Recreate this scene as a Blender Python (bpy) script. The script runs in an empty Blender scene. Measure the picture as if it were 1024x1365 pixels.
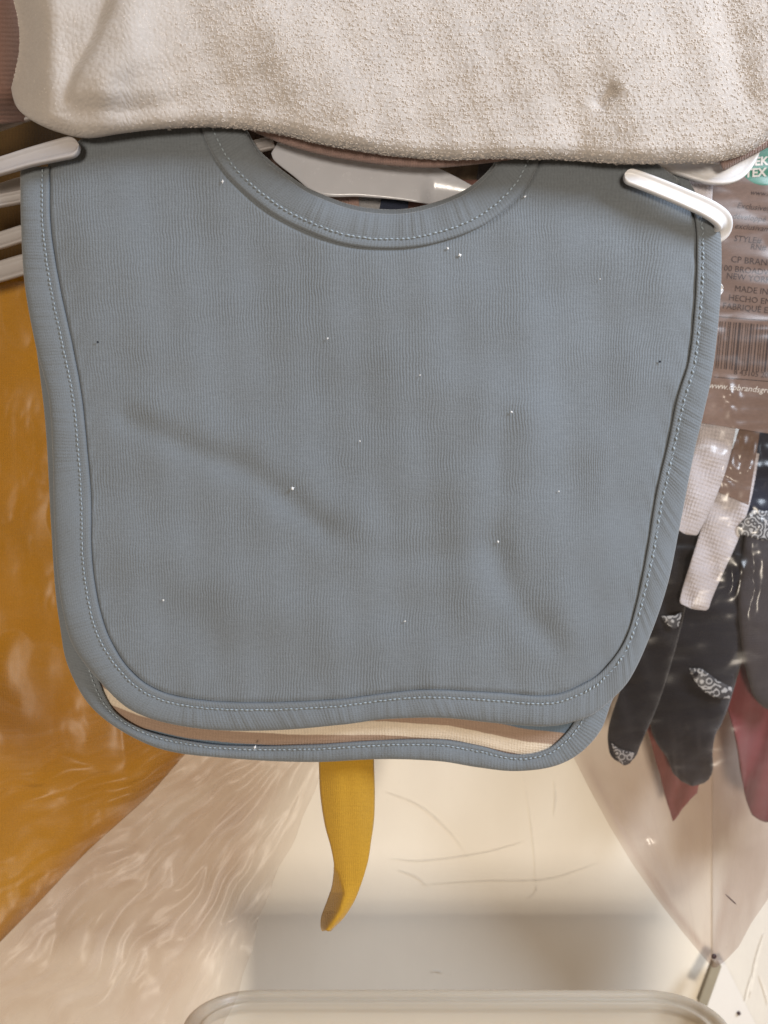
import bpy, math, random
import numpy as np
from mathutils import Vector, noise as mnoise
random.seed(7); rng = np.random.default_rng(7)
S = bpy.context.scene
COL = S.collection

# ------------------------------------------------------------------ camera, world, light
D = 0.36            # camera distance to the plane of the front bib (metres)
K = 0.0003          # metres per photo pixel on that plane
cam_d = bpy.data.cameras.new('camera'); cam = bpy.data.objects.new('camera', cam_d); COL.objects.link(cam)
cam.location = (0, -D, 0); cam.rotation_euler = (math.radians(90), 0, 0)
cam_d.sensor_fit = 'HORIZONTAL'; cam_d.sensor_width = 36; cam_d.lens = 36*D/(1024*K)
cam_d.clip_start = 0.01; cam_d.clip_end = 50
cam_d.dof.use_dof = True; cam_d.dof.focus_distance = D-0.002; cam_d.dof.aperture_fstop = 11
S.camera = cam
W = bpy.data.worlds.new('World'); S.world = W; W.use_nodes = True
bg = W.node_tree.nodes['Background']; bg.inputs[0].default_value = (1.0, 0.77, 0.56, 1); bg.inputs[1].default_value = 0.22
S.view_settings.view_transform = 'Standard'; S.view_settings.look = 'None'
S.view_settings.exposure = 0; S.view_settings.gamma = 1

def area(name, loc, target, size, power, color):
    l = bpy.data.lights.new(name, 'AREA'); l.shape = 'DISK'; l.size = size; l.energy = power; l.color = color
    o = bpy.data.objects.new(name, l); COL.objects.link(o); o.location = loc
    o.rotation_euler = (Vector(target)-Vector(loc)).to_track_quat('-Z', 'Y').to_euler()
    return o
area('low_front_lamp', (-0.05, -2.6, -0.36), (0, 0, -0.1), 0.42, 46, (1.0, 0.90, 0.78))
area('cool_side_lamp', (0.64, -0.50, 0.47), (0.12, 0, 0.06), 0.36, 11.0, (0.72, 0.83, 1.0))

# ------------------------------------------------------------------ helpers
def P(px, py, y=0.0):
    """photo pixel -> world point at depth y behind the front bib"""
    f = (D+y)/D*K
    return Vector(((px-512)*f, y, (682.5-py)*f))
def Pn(px, py, y):
    px = np.asarray(px, float); py = np.asarray(py, float); y = np.asarray(y, float)+0*px
    f = (D+y)/D*K
    return np.stack([(px-512)*f, y, (682.5-py)*f], -1)

def thing(name, label, cat, loc=(0,0,0), group=None):
    o = bpy.data.objects.new(name, None); COL.objects.link(o); o.location = loc; o.empty_display_size = 0.01
    o['label'] = label; o['category'] = cat
    if group: o['group'] = group
    return o
def tag(o, label, cat, group=None):
    o['label'] = label; o['category'] = cat
    if group: o['group'] = group
    return o
def mesh_obj(name, verts, faces, mat, parent=None, uvs=None, smooth=True, kind=None, label=None):
    verts = np.asarray(verts, float).reshape(-1, 3)
    if parent is not None: verts = verts - np.array(parent.location)
    me = bpy.data.meshes.new(name)
    me.from_pydata(verts.tolist(), [], faces if isinstance(faces, list) else faces.tolist())
    if smooth: me.polygons.foreach_set('use_smooth', [True]*len(me.polygons))
    if uvs is not None:
        ul = me.uv_layers.new(name='UVMap')
        li = np.zeros(len(me.loops), dtype=np.int32); me.loops.foreach_get('vertex_index', li)
        ul.data.foreach_set('uv', np.asarray(uvs, float).reshape(-1, 2)[li].ravel())
    if mat is not None: me.materials.append(mat)
    me.update()
    o = bpy.data.objects.new(name, me); COL.objects.link(o)
    if parent is not None: o.parent = parent
    if kind: o['kind'] = kind
    if label: o['label'] = label
    return o
def grid_faces(nu, nv, cu=False, cv=False, flip=False):
    iu = np.arange(nu if cu else nu-1); iv = np.arange(nv if cv else nv-1)
    a, b = np.meshgrid(iu, iv, indexing='ij'); a2 = (a+1) % nu; b2 = (b+1) % nv
    f = np.stack([a*nv+b, a2*nv+b, a2*nv+b2, a*nv+b2], -1).reshape(-1, 4)
    return f[:, ::-1] if flip else f
def grid_obj(name, pts, mat, parent=None, uvs=None, cu=False, cv=False, flip=False, thick=0, **kw):
    nu, nv = pts.shape[:2]
    o = mesh_obj(name, pts.reshape(-1, 3), grid_faces(nu, nv, cu, cv, flip), mat, parent, uvs, **kw)
    if thick:
        m = o.modifiers.new('thickness', 'SOLIDIFY'); m.thickness = thick; m.offset = 0
    return o
def cr(pts, n):
    """Catmull-Rom through pts (k,d), n samples, parameter uniform per chord length of first two columns"""
    p = np.asarray(pts, float)
    L = np.concatenate([[0], np.cumsum(np.maximum(1e-6, np.linalg.norm(np.diff(p[:, :2], axis=0), axis=1)))])
    t = np.linspace(0, L[-1], n); out = np.empty((n, p.shape[1]))
    m = np.empty_like(p)
    m[1:-1] = (p[2:]-p[:-2])/(L[2:]-L[:-2])[:, None]; m[0] = (p[1]-p[0])/(L[1]-L[0]); m[-1] = (p[-1]-p[-2])/(L[-1]-L[-2])
    i = np.clip(np.searchsorted(L, t, side='right')-1, 0, len(p)-2)
    h = (L[i+1]-L[i]); s = ((t-L[i])/h)[:, None]; h = h[:, None]
    return (2*s**3-3*s**2+1)*p[i]+(s**3-2*s**2+s)*h*m[i]+(-2*s**3+3*s**2)*p[i+1]+(s**3-s**2)*h*m[i+1]
def sst(a, b, x):
    t = np.clip((np.asarray(x, float)-a)/(b-a), 0, 1); return t*t*(3-2*t)
def fbm(x, y, seed=0.0, octv=3):
    x = np.asarray(x, float); y = np.asarray(y, float); out = np.zeros(x.size)
    xf, yf = x.ravel(), y.ravel()
    for i in range(x.size):
        a = 1.0; f = 1.0; s = 0.0
        for _ in range(octv):
            s += a*mnoise.noise((xf[i]*f, yf[i]*f, seed)); a *= .5; f *= 2.1
        out[i] = s
    return out.reshape(x.shape)
def dist_poly(x, y, poly):
    """distance of every (x,y) to a polyline"""
    d = np.full(x.shape, 1e9)
    for (ax, ay), (bx, by) in zip(poly[:-1], poly[1:]):
        vx, vy = bx-ax, by-ay
        t = np.clip(((x-ax)*vx+(y-ay)*vy)/(vx*vx+vy*vy), 0, 1)
        d = np.minimum(d, np.hypot(x-ax-t*vx, y-ay-t*vy))
    return d

# ------------------------------------------------------------------ materials
class N:
    def __init__(s, name):
        s.m = bpy.data.materials.new(name); s.m.use_nodes = True; s.t = s.m.node_tree
        s.b = s.t.nodes['Principled BSDF']; s.out = s.t.nodes['Material Output']
    def n(s, typ, **kw):
        q = s.t.nodes.new(typ)
        for k, v in kw.items():
            if k.startswith('i_'): q.inputs[k[2:].replace('_', ' ')].default_value = v
            else: setattr(q, k, v)
        return q
    def l(s, a, b): s.t.links.new(a, b)
    def math(s, op, a, b=None, c=None):
        q = s.t.nodes.new('ShaderNodeMath'); q.operation = op
        for i, v in enumerate((a, b, c)):
            if v is None: continue
            if isinstance(v, (int, float)): q.inputs[i].default_value = v
            else: s.l(v, q.inputs[i])
        return q.outputs[0]
    def noise(s, vec, scale, detail=3, rough=.5):
        q = s.n('ShaderNodeTexNoise'); q.inputs['Scale'].default_value = scale
        q.inputs['Detail'].default_value = detail; q.inputs['Roughness'].default_value = rough
        if vec is not None: s.l(vec, q.inputs['Vector'])
        return q.outputs['Fac']
    def mapping(s, vec, scale):
        q = s.n('ShaderNodeMapping'); q.inputs['Scale'].default_value = scale; s.l(vec, q.inputs['Vector']); return q.outputs[0]
    def ramp(s, fac, stops, interp='LINEAR'):
        q = s.n('ShaderNodeValToRGB'); q.color_ramp.interpolation = interp
        e = q.color_ramp.elements
        while len(e) > 1: e.remove(e[-1])
        e[0].position = stops[0][0]; e[0].color = (*stops[0][1], 1)
        for p, c in stops[1:]:
            k = e.new(p); k.color = (*c, 1)
        s.l(fac, q.inputs[0]); return q.outputs[0]
    def bump(s, h, strength, dist, normal=None):
        q = s.n('ShaderNodeBump'); q.inputs['Strength'].default_value = strength; q.inputs['Distance'].default_value = dist
        s.l(h, q.inputs['Height'])
        if normal is not None: s.l(normal, q.inputs['Normal'])
        return q.outputs[0]
    def base(s, c, rough=.8, sheen=0, spec=.3):
        if isinstance(c, tuple): s.b.inputs['Base Color'].default_value = (*c, 1)
        else: s.l(c, s.b.inputs['Base Color'])
        s.b.inputs['Roughness'].default_value = rough; s.b.inputs['Specular IOR Level'].default_value = spec
        if sheen:
            s.b.inputs['Sheen Weight'].default_value = sheen; s.b.inputs['Sheen Roughness'].default_value = .5
    def fin(s, nrm=None):
        if nrm is not None: s.l(nrm, s.b.inputs['Normal'])
        return s.m
def sc(c, f): return tuple(min(1, v*f) for v in c)
def mixc(a, b, f): return tuple(a[i]*(1-f)+b[i]*f for i in range(3))

def knit(name, col, wale=1.2, course=.95, amp=1.0, heather=.10, stripes=None, mott=.06, horiz=0.35, wobble=1.0):
    """jersey; UV in millimetres: u runs across the wales, v along them"""
    q = N(name)
    uv = q.n('ShaderNodeTexCoord').outputs['UV']; sx = q.n('ShaderNodeSeparateXYZ'); q.l(uv, sx.inputs[0])
    u, v = sx.outputs[0], sx.outputs[1]
    wob = q.noise(uv, .09, 3); wob2 = q.noise(uv, .6, 2)
    uu = q.math('ADD', u, q.math('ADD', q.math('MULTIPLY', wob, 2.4*wobble), q.math('MULTIPLY', wob2, .35*wobble)))
    rib = q.math('SINE', q.math('MULTIPLY', uu, 2*math.pi/wale))
    vv = q.math('ADD', v, q.math('MULTIPLY', q.math('ABSOLUTE', rib), .35))
    crs = q.math('SINE', q.math('MULTIPLY', vv, 2*math.pi/course))
    fz = q.noise(uv, 1.6, 4, .7)
    patch = q.ramp(q.noise(uv, .045, 3), [(.30, (.25,)*3), (.68, (1,)*3)])
    h = q.math('ADD', q.math('MULTIPLY', q.math('MULTIPLY', rib, patch), amp), q.math('MULTIPLY', crs, horiz))
    h = q.math('ADD', h, q.math('MULTIPLY', fz, 2.4))
    streak = q.noise(q.mapping(uv, (.16, 1.1, 1)), 1, 4, .7)
    streak2 = q.noise(q.mapping(uv, (1.8, .5, 1)), 1, 3, .7)
    big = q.noise(uv, .02, 3)
    tone = q.math('ADD', q.math('MULTIPLY', q.math('SUBTRACT', streak, .5), heather*3.2), q.math('MULTIPLY', q.math('SUBTRACT', streak2, .5), heather*3))
    tone = q.math('ADD', tone, q.math('MULTIPLY', q.math('SUBTRACT', big, .5), mott*2))
    tone = q.math('ADD', tone, q.math('MULTIPLY', q.math('MULTIPLY', rib, patch), .05*amp))
    tone = q.math('ADD', tone, 1.0)
    if stripes:
        sv = q.math('ADD', v, q.math('MULTIPLY', q.math('SUBTRACT', q.noise(uv, .25, 2), .5), .5))
        fac = q.math('FRACT', q.math('DIVIDE', sv, 21.0))
        c = q.ramp(fac, stripes, 'LINEAR')
    else:
        c = q.ramp(q.noise(uv, 1.2, 3, .6), [(.3, sc(col, .94)), (.7, sc(col, 1.06))])
    mx = q.n('ShaderNodeVectorMath', operation='SCALE'); q.l(c, mx.inputs[0]); q.l(tone, mx.inputs['Scale'])
    q.base(mx.outputs[0], .9, .25, .15)
    return q.fin(q.bump(h, .55, .00022))

BLUE = (.162, .177, .188)
m_bib = knit('blue_grey_jersey', BLUE, horiz=.10, amp=.8, mott=.06)
m_bind = knit('blue_grey_binding', sc(BLUE, 1.0), wale=1.3, course=.9, amp=.6, heather=.05, horiz=.2, wobble=.5)
cr_, br_, bl_ = (.66, .55, .42), (.33, .225, .16), (.13, .17, .21)
m_stripe = knit('striped_jersey', BLUE, stripes=[(0, bl_), (.25, bl_), (.265, br_), (.47, br_), (.49, cr_), (.73, cr_), (.75, br_), (.97, br_), (.99, bl_)])
def plain(name, col, rough=.6, spec=.3, nz=None, **k):
    q = N(name); oc = q.n('ShaderNodeTexCoord').outputs['Object']
    f = q.noise(oc, k.get('scale', 60), 4, .6)
    q.base(q.ramp(f, [(.3, sc(col, 1-k.get('var', .08))), (.7, sc(col, 1+k.get('var', .08)))]), rough, k.get('sheen', 0), spec)
    h = q.noise(oc, k.get('bs', 900), 3, .6)
    return q.fin(q.bump(h, k.get('bstr', .2), .0002))
m_thread = plain('pale_blue_thread', (.30, .345, .375), .6, bs=3000)
m_lint = plain('white_lint', (.75, .75, .74), .9)
m_lintd = plain('dark_lint', (.02, .02, .025), .9)
def plastic(name, col, rough=.32, sss=.15):
    q = N(name); oc = q.n('ShaderNodeTexCoord').outputs['Object']
    f = q.noise(oc, 70, 4, .6)
    q.base(q.ramp(f, [(.3, sc(col, .95)), (.7, sc(col, 1.03))]), rough, 0, .5)
    q.b.inputs['Subsurface Weight'].default_value = sss; q.b.inputs['Subsurface Radius'].default_value = (.003, .0025, .002)
    q.l(q.math('ADD', q.math('MULTIPLY', q.noise(oc, 300, 4, .7), .3), rough-.12), q.b.inputs['Roughness'])
    return q.fin(q.bump(q.noise(oc, 160, 3), .25, .0004))
m_white = plastic('white_hanger_plastic', (.74, .725, .72), .36)
m_wgrey = plastic('hanger_plastic_glossy', (.50, .50, .525), .20)
m_wshade = plastic('hanger_plastic_shaded', (.36, .33, .315), .5)  # same white plastic, with the shade on the left-hand pieces put into its colour
def terry(name, col):
    q = N(name); uv = q.n('ShaderNodeTexCoord').outputs['UV']
    f = q.noise(uv, .05, 4, .6); g = q.noise(uv, .9, 3, .7)
    c = q.ramp(q.math('ADD', q.math('MULTIPLY', f, .6), q.math('MULTIPLY', g, .4)), [(.35, sc(col, .90)), (.65, sc(col, 1.06))])
    q.base(c, .92, .3, .15)
    vo = q.n('ShaderNodeTexVoronoi'); vo.inputs['Scale'].default_value = .62; q.l(uv, vo.inputs['Vector'])
    h = q.math('ADD', q.math('MULTIPLY', vo.outputs['Distance'], -1.0), q.math('MULTIPLY', q.noise(uv, 2.2, 4, .7), .9))
    return q.fin(q.bump(h, .6, .0007))
TC = (.575, .515, .46)
m_terry = terry('beige_terry_ground', sc(TC, .86))  # ground toned down to paint in the shade between the yarn loops
m_loop = plain('beige_terry_yarn', sc(TC, 1.12), .75, .3, scale=90, var=.10, bs=4000, sheen=.3)
m_lining = knit('dusty_pink_rib', (.33, .22, .19), wale=1.0, amp=1.4, heather=.04)
m_mauve = knit('mauve_rib_knit', (.25, .145, .115), wale=1.9, amp=1.3, heather=.05, horiz=.1)
MUS = (.45, .215, .012)
m_mus = knit('mustard_jersey', MUS, wale=1.0, amp=.5, heather=.05, mott=.25)
m_musb = knit('mustard_ribbon_jersey', (.43, .235, .022), wale=.8, amp=.4, heather=.08, horiz=.1, mott=.12)
m_wsock = knit('white_rib_sock', (.62, .58, .60), wale=1.5, course=1.6, amp=1.8, heather=.03, horiz=1.2)
m_black = knit('black_sock_knit', (.016, .014, .016), wale=.8, amp=.6, heather=.1)
m_char = knit('charcoal_knit', (.055, .048, .050), wale=.8, amp=.6, heather=.1)
m_red = knit('maroon_knit', (.23, .06, .062), wale=.9, amp=.5, heather=.05)
m_red2 = knit('bright_red_knit', (.26, .085, .065), wale=.9, amp=.5, heather=.05)
m_navy = knit('navy_knit', (.025, .03, .05), wale=.9, amp=.5, heather=.05)
m_grey = knit('grey_marl_knit', (.30, .29, .29), wale=1.0, amp=.8, heather=.2)
def scale_band():
    q = N('silver_scale_print'); uv = q.n('ShaderNodeTexCoord').outputs['UV']
    vo = q.n('ShaderNodeTexVoronoi'); vo.inputs['Scale'].default_value = .33; q.l(uv, vo.inputs['Vector'])
    r = q.math('SINE', q.math('MULTIPLY', vo.outputs['Distance'], 17.0))
    r = q.math('ADD', r, q.math('MULTIPLY', q.math('SUBTRACT', q.noise(uv, 1.2, 2), .5), 1.6))
    q.base(q.ramp(r, [(.35, (.05, .05, .055)), (.6, (.42, .42, .42))]), .45, 0, .5)
    return q.fin()
m_band = scale_band()
def card():
    q = N('brown_kraft_card'); oc = q.n('ShaderNodeTexCoord').outputs['Object']
    f = q.noise(q.mapping(oc, (400, 400, 900)), 1, 4, .6); g = q.noise(oc, 25, 3)
    q.base(q.ramp(q.math('ADD', q.math('MULTIPLY', f, .5), q.math('MULTIPLY', g, .5)), [(.35, (.155, .098, .074)), (.65, (.215, .138, .105))]), .55, 0, .3)
    return q.fin(q.bump(f, .15, .0002))
m_card = card()
m_ink = plain('dark_brown_ink', (.045, .025, .02), .6, var=.2, scale=900)
m_winkc = plain('white_ink', (.70, .66, .60), .6)
m_green = plain('green_print', (.012, .175, .095), .5)
def wall_mat(name, c1, c2, marks=.5):
    q = N(name); oc = q.n('ShaderNodeTexCoord').outputs['Object']
    f = q.noise(oc, 7, 5, .6); s = q.noise(q.mapping(oc, (90, 90, 12)), 1, 4, .7)
    sp = q.ramp(q.noise(oc, 260, 2), [(.72, (0,)*3), (.80, (1,)*3)])
    c = q.ramp(q.math('ADD', q.math('MULTIPLY', f, .75), q.math('MULTIPLY', s, .25)), [(.3, c2), (.62, c1)])
    mx = q.n('ShaderNodeMix', data_type='RGBA'); q.l(q.math('MULTIPLY', sp, marks*.12), mx.inputs['Factor']); q.l(c, mx.inputs[6]); mx.inputs[7].default_value = (.25, .2, .15, 1)
    q.base(mx.outputs[2], .5, 0, .4)
    q.l(q.math('ADD', q.math('MULTIPLY', q.noise(oc, 40, 4), .3), .35), q.b.inputs['Roughness'])
    return q.fin(q.bump(q.noise(oc, 350, 4), .12, .0004))
m_wall = wall_mat('cream_painted_metal', (.81, .745, .63), (.77, .70, .585))
m_side = wall_mat('scuffed_pale_metal', (.76, .71, .62), (.62, .57, .50), 2)
m_strip = wall_mat('white_metal', (.78, .74, .68), (.72, .68, .62))
m_peg = plain('dull_olive_metal', (.28, .235, .16), .5)
m_scuff = plain('grey_scuff', (.765, .71, .62), .8, var=.06, scale=400)
m_pin = plain('brown_rivet', (.06, .035, .035), .4)
def film(name, tint, base_haze, streak_haze, hcol, rough=.3, boost=.8):
    """thin clear plastic: see-through, glossy by Fresnel; pleats (UV: u across, v along) hold more milky layers"""
    q = N(name); oc = q.n('ShaderNodeTexCoord').outputs['Object']; uv = q.n('ShaderNodeTexCoord').outputs['UV']
    bp = q.bump(q.noise(oc, 30, 2, .5), .4, .0006)
    tr = q.n('ShaderNodeBsdfTransparent'); tr.inputs[0].default_value = (*tint, 1)
    gl = q.n('ShaderNodeBsdfGlossy'); gl.inputs['Roughness'].default_value = rough; gl.inputs[0].default_value = (1, .97, .92, 1); q.l(bp, gl.inputs['Normal'])
    df = q.n('ShaderNodeBsdfDiffuse'); df.inputs[0].default_value = (*hcol, 1); q.l(bp, df.inputs['Normal'])
    tl = q.n('ShaderNodeBsdfTranslucent'); tl.inputs[0].default_value = (*hcol, 1)
    dm = q.n('ShaderNodeMixShader'); dm.inputs[0].default_value = .3; q.l(df.outputs[0], dm.inputs[1]); q.l(tl.outputs[0], dm.inputs[2])
    fr = q.n('ShaderNodeFresnel'); fr.inputs[0].default_value = 1.5; q.l(bp, fr.inputs['Normal'])
    s1 = q.ramp(q.noise(uv, 1.0, 4, .55), [(.40, (0,)*3), (.62, (.6,)*3), (.70, (1,)*3)])
    s2 = q.ramp(q.noise(q.mapping(uv, (3.2, .7, 1)), 1.0, 3, .6), [(.50, (0,)*3), (.56, (.8,)*3), (.75, (1,)*3)])
    sx = q.n('ShaderNodeSeparateXYZ'); q.l(uv, sx.inputs[0]); dens = sx.outputs[2]
    at = q.n('ShaderNodeAttribute', attribute_name='film_layers')
    tm = q.n('ShaderNodeMix', data_type='RGBA'); tm.clamp_factor = True
    s0 = q.ramp(q.noise(q.mapping(uv, (.8, .8, 1)), 1.0, 3, .5), [(.40, (.62,)*3), (.60, (1,)*3)])
    q.l(q.math('MULTIPLY', at.outputs['Fac'], s0), tm.inputs['Factor']); tm.inputs[6].default_value = (.96, .95, .94, 1); tm.inputs[7].default_value = (*tint, 1); q.l(tm.outputs[2], tr.inputs[0])
    st_ = q.math('MULTIPLY', q.math('ADD', q.math('MULTIPLY', s1, .55), q.math('MULTIPLY', s2, .55)), at.outputs['Fac'])
    hz = q.math('ADD', q.math('MULTIPLY', st_, streak_haze), q.math('MULTIPLY', q.math('ADD', at.outputs['Fac'], .06), base_haze))
    m1 = q.n('ShaderNodeMixShader'); q.l(hz, m1.inputs[0]); q.l(tr.outputs[0], m1.inputs[1]); q.l(dm.outputs[0], m1.inputs[2])
    m2 = q.n('ShaderNodeMixShader'); q.l(q.math('MINIMUM', q.math('MULTIPLY', fr.outputs[0], boost), 1.0), m2.inputs[0]); q.l(m1.outputs[0], m2.inputs[1]); q.l(gl.outputs[0], m2.inputs[2])
    q.l(m2.outputs[0], q.out.inputs['Surface'])
    return q.m
def density(o, arr):
    a = o.data.attributes.new('film_layers', 'FLOAT', 'POINT'); a.data.foreach_set('value', np.asarray(arr, np.float32).ravel())
m_filmL = film('clear_film_warm', (.74, .65, .59), .06, .20, (.78, .68, .60), .38, .42)
m_filmR = film('clear_film_cool', (.62, .53, .49), .07, .10, (.68, .57, .51), .24, .6)
def tray_mat():
    q = N('frosted_tray_plastic'); oc = q.n('ShaderNodeTexCoord').outputs['Object']
    q.base((.70, .61, .48), .35, 0, .5)
    q.b.inputs['Subsurface Weight'].default_value = .5; q.b.inputs['Subsurface Radius'].default_value = (.012, .010, .008)
    tr = q.n('ShaderNodeBsdfTransparent'); tr.inputs[0].default_value = (.9, .87, .82, 1)
    mx = q.n('ShaderNodeMixShader'); mx.inputs[0].default_value = .72
    q.l(tr.outputs[0], mx.inputs[1]); q.l(q.b.outputs[0], mx.inputs[2]); q.l(mx.outputs[0], q.out.inputs['Surface'])
    return q.fin(q.bump(q.noise(oc, 60, 4), .2, .001))
m_tray = tray_mat()

# ------------------------------------------------------------------ setting: back panel, side panel
WY = 0.14
def sheet(name, quad_px, y, mat, thick=.002, parent=None, **kw):
    a = [P(x, z, yy) for x, z, yy in quad_px]
    n = len(a); v = a+[p+Vector((0, thick, 0)) for p in a]
    f = [list(range(n))[::-1], list(range(n, 2*n))]+[[i, (i+1) % n, n+(i+1) % n, n+i] for i in range(n)]
    return mesh_obj(name, [tuple(p) for p in v], f, mat, parent, smooth=False, **kw)
wall = sheet('back_wall', [(-900, -700, WY), (958, -700, WY), (958, 2300, WY), (-900, 2300, WY)], WY, m_wall)
wall['kind'] = 'structure'
# scuffs: drawn marks standing a hair proud of the paint
def ribbon_pts(pts, w, y):
    p = cr(pts, 40); t = np.gradient(p[:, :2], axis=0); nn = np.stack([-t[:, 1], t[:, 0]], 1); nn /= np.linalg.norm(nn, axis=1)[:, None]
    ww = .62*w*np.sin(np.linspace(.15, math.pi-.15, 40))[:, None]
    a = p[:, :2]+nn*ww; b = p[:, :2]-nn*ww
    return np.stack([Pn(a[:, 0], a[:, 1], y), Pn(b[:, 0], b[:, 1], y)], 1)
for pts, w in [([(520, 1145), (560, 1148), (640, 1138), (700, 1122)], 1.2), ([(512, 1055), (560, 1075), (600, 1110), (625, 1145)], 1.2),
               ([(697, 1030), (706, 1080), (713, 1140), (715, 1190)], 1.3), ([(739, 1040), (741, 1065), (738, 1088)], 2.0),
               ([(560, 1180), (640, 1175), (730, 1172), (800, 1150)], 1.0), 
               ([(530, 1160), (556, 1170), (570, 1182)], 1.1), ([(700, 1200), (712, 1192), (716, 1180)], 1.0),
               ([(380, 1100), (400, 1060), (410, 1040)], 1.2), ([(575, 1296), (582, 1294), (590, 1297)], 2.6)]:
    grid_obj('scuff', ribbon_pts(pts, w, WY-.0006), m_scuff, wall)
side = sheet('side_panel', [(950, -700, WY-.0008), (1500, -700, WY-.0008), (1500, 2300, WY-.0008), (950, 2300, WY-.0008)], WY, m_side)
side['kind'] = 'structure'
for pts, w in [([(1018, 1245), (1008, 1285), (1000, 1330)], 4.0), ([(1012, 1300), (1020, 1320), (1024, 1340)], 3.0), ([(1002, 1300), (998, 1320), (992, 1342)], 3.5)]:
    grid_obj('scuff', ribbon_pts(pts, w, WY-.0014), m_scuff, side)
st = sheet('corner_bracket', [(960, 1285, WY-.012), (967, 1285, WY-.012), (1035, 1420, WY-.012), (935, 1420, WY-.012), (938, 1345, WY-.012)], WY, m_strip, .004)
tag(st, 'white metal corner bracket under the tip of the clear bag on the right', 'bracket')
def blob(name, c, r, mat, parent=None, seg=10, flat=1.0, **kw):
    v = []; f = []
    for i in range(seg//2+1):
        th = math.pi*i/(seg//2)
        for j in range(seg):
            ph = 2*math.pi*j/seg
            v.append((c[0]+r*math.sin(th)*math.cos(ph), c[1]-flat*r*math.sin(th)*math.sin(ph), c[2]+r*math.cos(th)))
    for i in range(seg//2):
        for j in range(seg): f.append([i*seg+j, (i+1)*seg+j, (i+1)*seg+(j+1) % seg, i*seg+(j+1) % seg])
    return mesh_obj(name, v, f, mat, parent, **kw)
blob('screw', P(985, 1351, WY-.0125), .0011, m_pin, st)
def bar(name, a, b, w, t, mat, parent=None):
    a = Vector(a); b = Vector(b); d = (b-a).normalized(); s = d.cross(Vector((0, 1, 0))).normalized()*w/2; q = Vector((0, t/2, 0))
    e = .2
    prof = [(-1, -1+e), (-1+e, -1), (1-e, -1), (1, -1+e), (1, 1-e), (1-e, 1), (-1+e, 1), (-1, 1-e)]
    v = [tuple(p+s*x+q*y) for p in (a, b) for x, y in prof]; f = [[i, (i+1) % 8, 8+(i+1) % 8, 8+i] for i in range(8)]+[list(range(8))[::-1], list(range(8, 16))]
    return mesh_obj(name, v, f, mat, parent, smooth=False)
peg = bar('peg', P(955, 1283, .125), P(936, 1336, .118), .0052, .004, m_peg)
tag(peg, 'short dull olive peg slanting down below the tip of the right bag', 'peg')

# ------------------------------------------------------------------ frosted tray at the bottom
def make_tray():
    t = thing('storage_tray', 'frosted white plastic storage tray with rounded rim along the bottom edge', 'tray', tuple(P(605, 1420, .0)))
    yb, yf = .060, -.12; zt = P(0, 1318, yb).z
    x0, x1 = P(262, 0, yb).x, P(940, 0, yb).x; R = .028
    cs = []
    for cx, cy, a0 in ((x1-R, yb-R, 0), (x0+R, yb-R, 90), (x0+R, yf+R, 180), (x1-R, yf+R, 270)):
        for k in range(13):
            a = math.radians(a0+90*k/12); cs.append((cx, cy, math.cos(a), math.sin(a)))
    def ring(prof, name, mat):
        pts = np.array([[(cx+(R-o)*ca, cy+(R-o)*sa, zt+h) for o, h in prof] for cx, cy, ca, sa in cs])
        return grid_obj(name, pts, mat, t, cu=True)
    ring([(.0005, -.011), (.0, -.009), (.0, -.0012), (.0004, -.0004), (.0014, 0), (.0028, -.0002), (.0036, -.0009), (.0040, -.0022), (.0046, -.0030), (.0056, -.0032), (.0062, -.0028), (.0068, -.0022), (.0076, -.002), (.0082, -.0026), (.0086, -.005)], 'rim', m_tray)
    ring([(.0085, -.0045), (.0088, -.008), (.0105, -.055), (.013, -.060)], 'tray_wall', m_tray)
    fl = [(cx+(R-.0129)*ca, cy+(R-.0129)*sa, zt-.0597) for cx, cy, ca, sa in cs]
    mesh_obj('tray_floor', fl, [list(range(len(fl)))], m_tray, t, smooth=False)
make_tray()

# ------------------------------------------------------------------ bibs
def wrinkle(px, py):
    """height towards the camera (m) of the hanging cloth"""
    px = np.asarray(px, float); py = np.asarray(py, float)
    def ridge(poly, w, h):
        return h*np.exp(-(dist_poly(px, py, poly)/(w*1.35))**2)
    z = ridge([(170, 560), (250, 597), (330, 628), (385, 668), (425, 700)], 14, -.0016)
    z += ridge([(440, 712), (500, 738), (600, 745), (665, 742)], 17, -.0008)
    z += ridge([(185, 535), (270, 570), (350, 600), (410, 640), (470, 690)], 28, .0017)
    z += ridge([(672, 560), (664, 610), (668, 660), (655, 720), (670, 770), (700, 820), (740, 860)], 16, -.0015)
    z += ridge([(640, 540), (632, 640), (626, 720), (640, 790)], 30, .0012)
    z += ridge([(705, 560), (715, 660), (715, 740), (750, 810)], 26, .0015)
    z += ridge([(680, 300), (700, 420), (690, 520)], 40, .0010)
    z += ridge([(760, 420), (770, 560), (745, 640)], 38, -.0009)
    z += ridge([(850, 500), (810, 620), (800, 760)], 36, .0012)
    z += ridge([(840, 330), (820, 430), (835, 520)], 30, -.0008)
    z += ridge([(420, 380), (560, 420), (640, 380)], 45, .0008)
    z += ridge([(150, 480), (230, 520), (320, 540)], 26, -.0009)
    z += ridge([(130, 700), (210, 740), (330, 800), (420, 830)], 40, .0009)
    z += ridge([(230, 800), (280, 850), (300, 905)], 24, -.0007)
    z += ridge([(520, 850), (620, 870), (740, 880)], 26, .0007)
    z += ridge([(100, 250), (130, 340), (180, 430)], 40, .0010)
    z += ridge([(230, 240), (280, 360), (380, 420)], 36, -.0006)
    z += .0016*np.sin(px/95+1.1+.4*np.sin(py/160))*sst(250, 700, py)
    z += .0016*np.cos((px-500)/470*1.5)-.0012                     # soft bulge of the whole stack
    z += .0012*fbm_cached(px, py)
    return z
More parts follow.
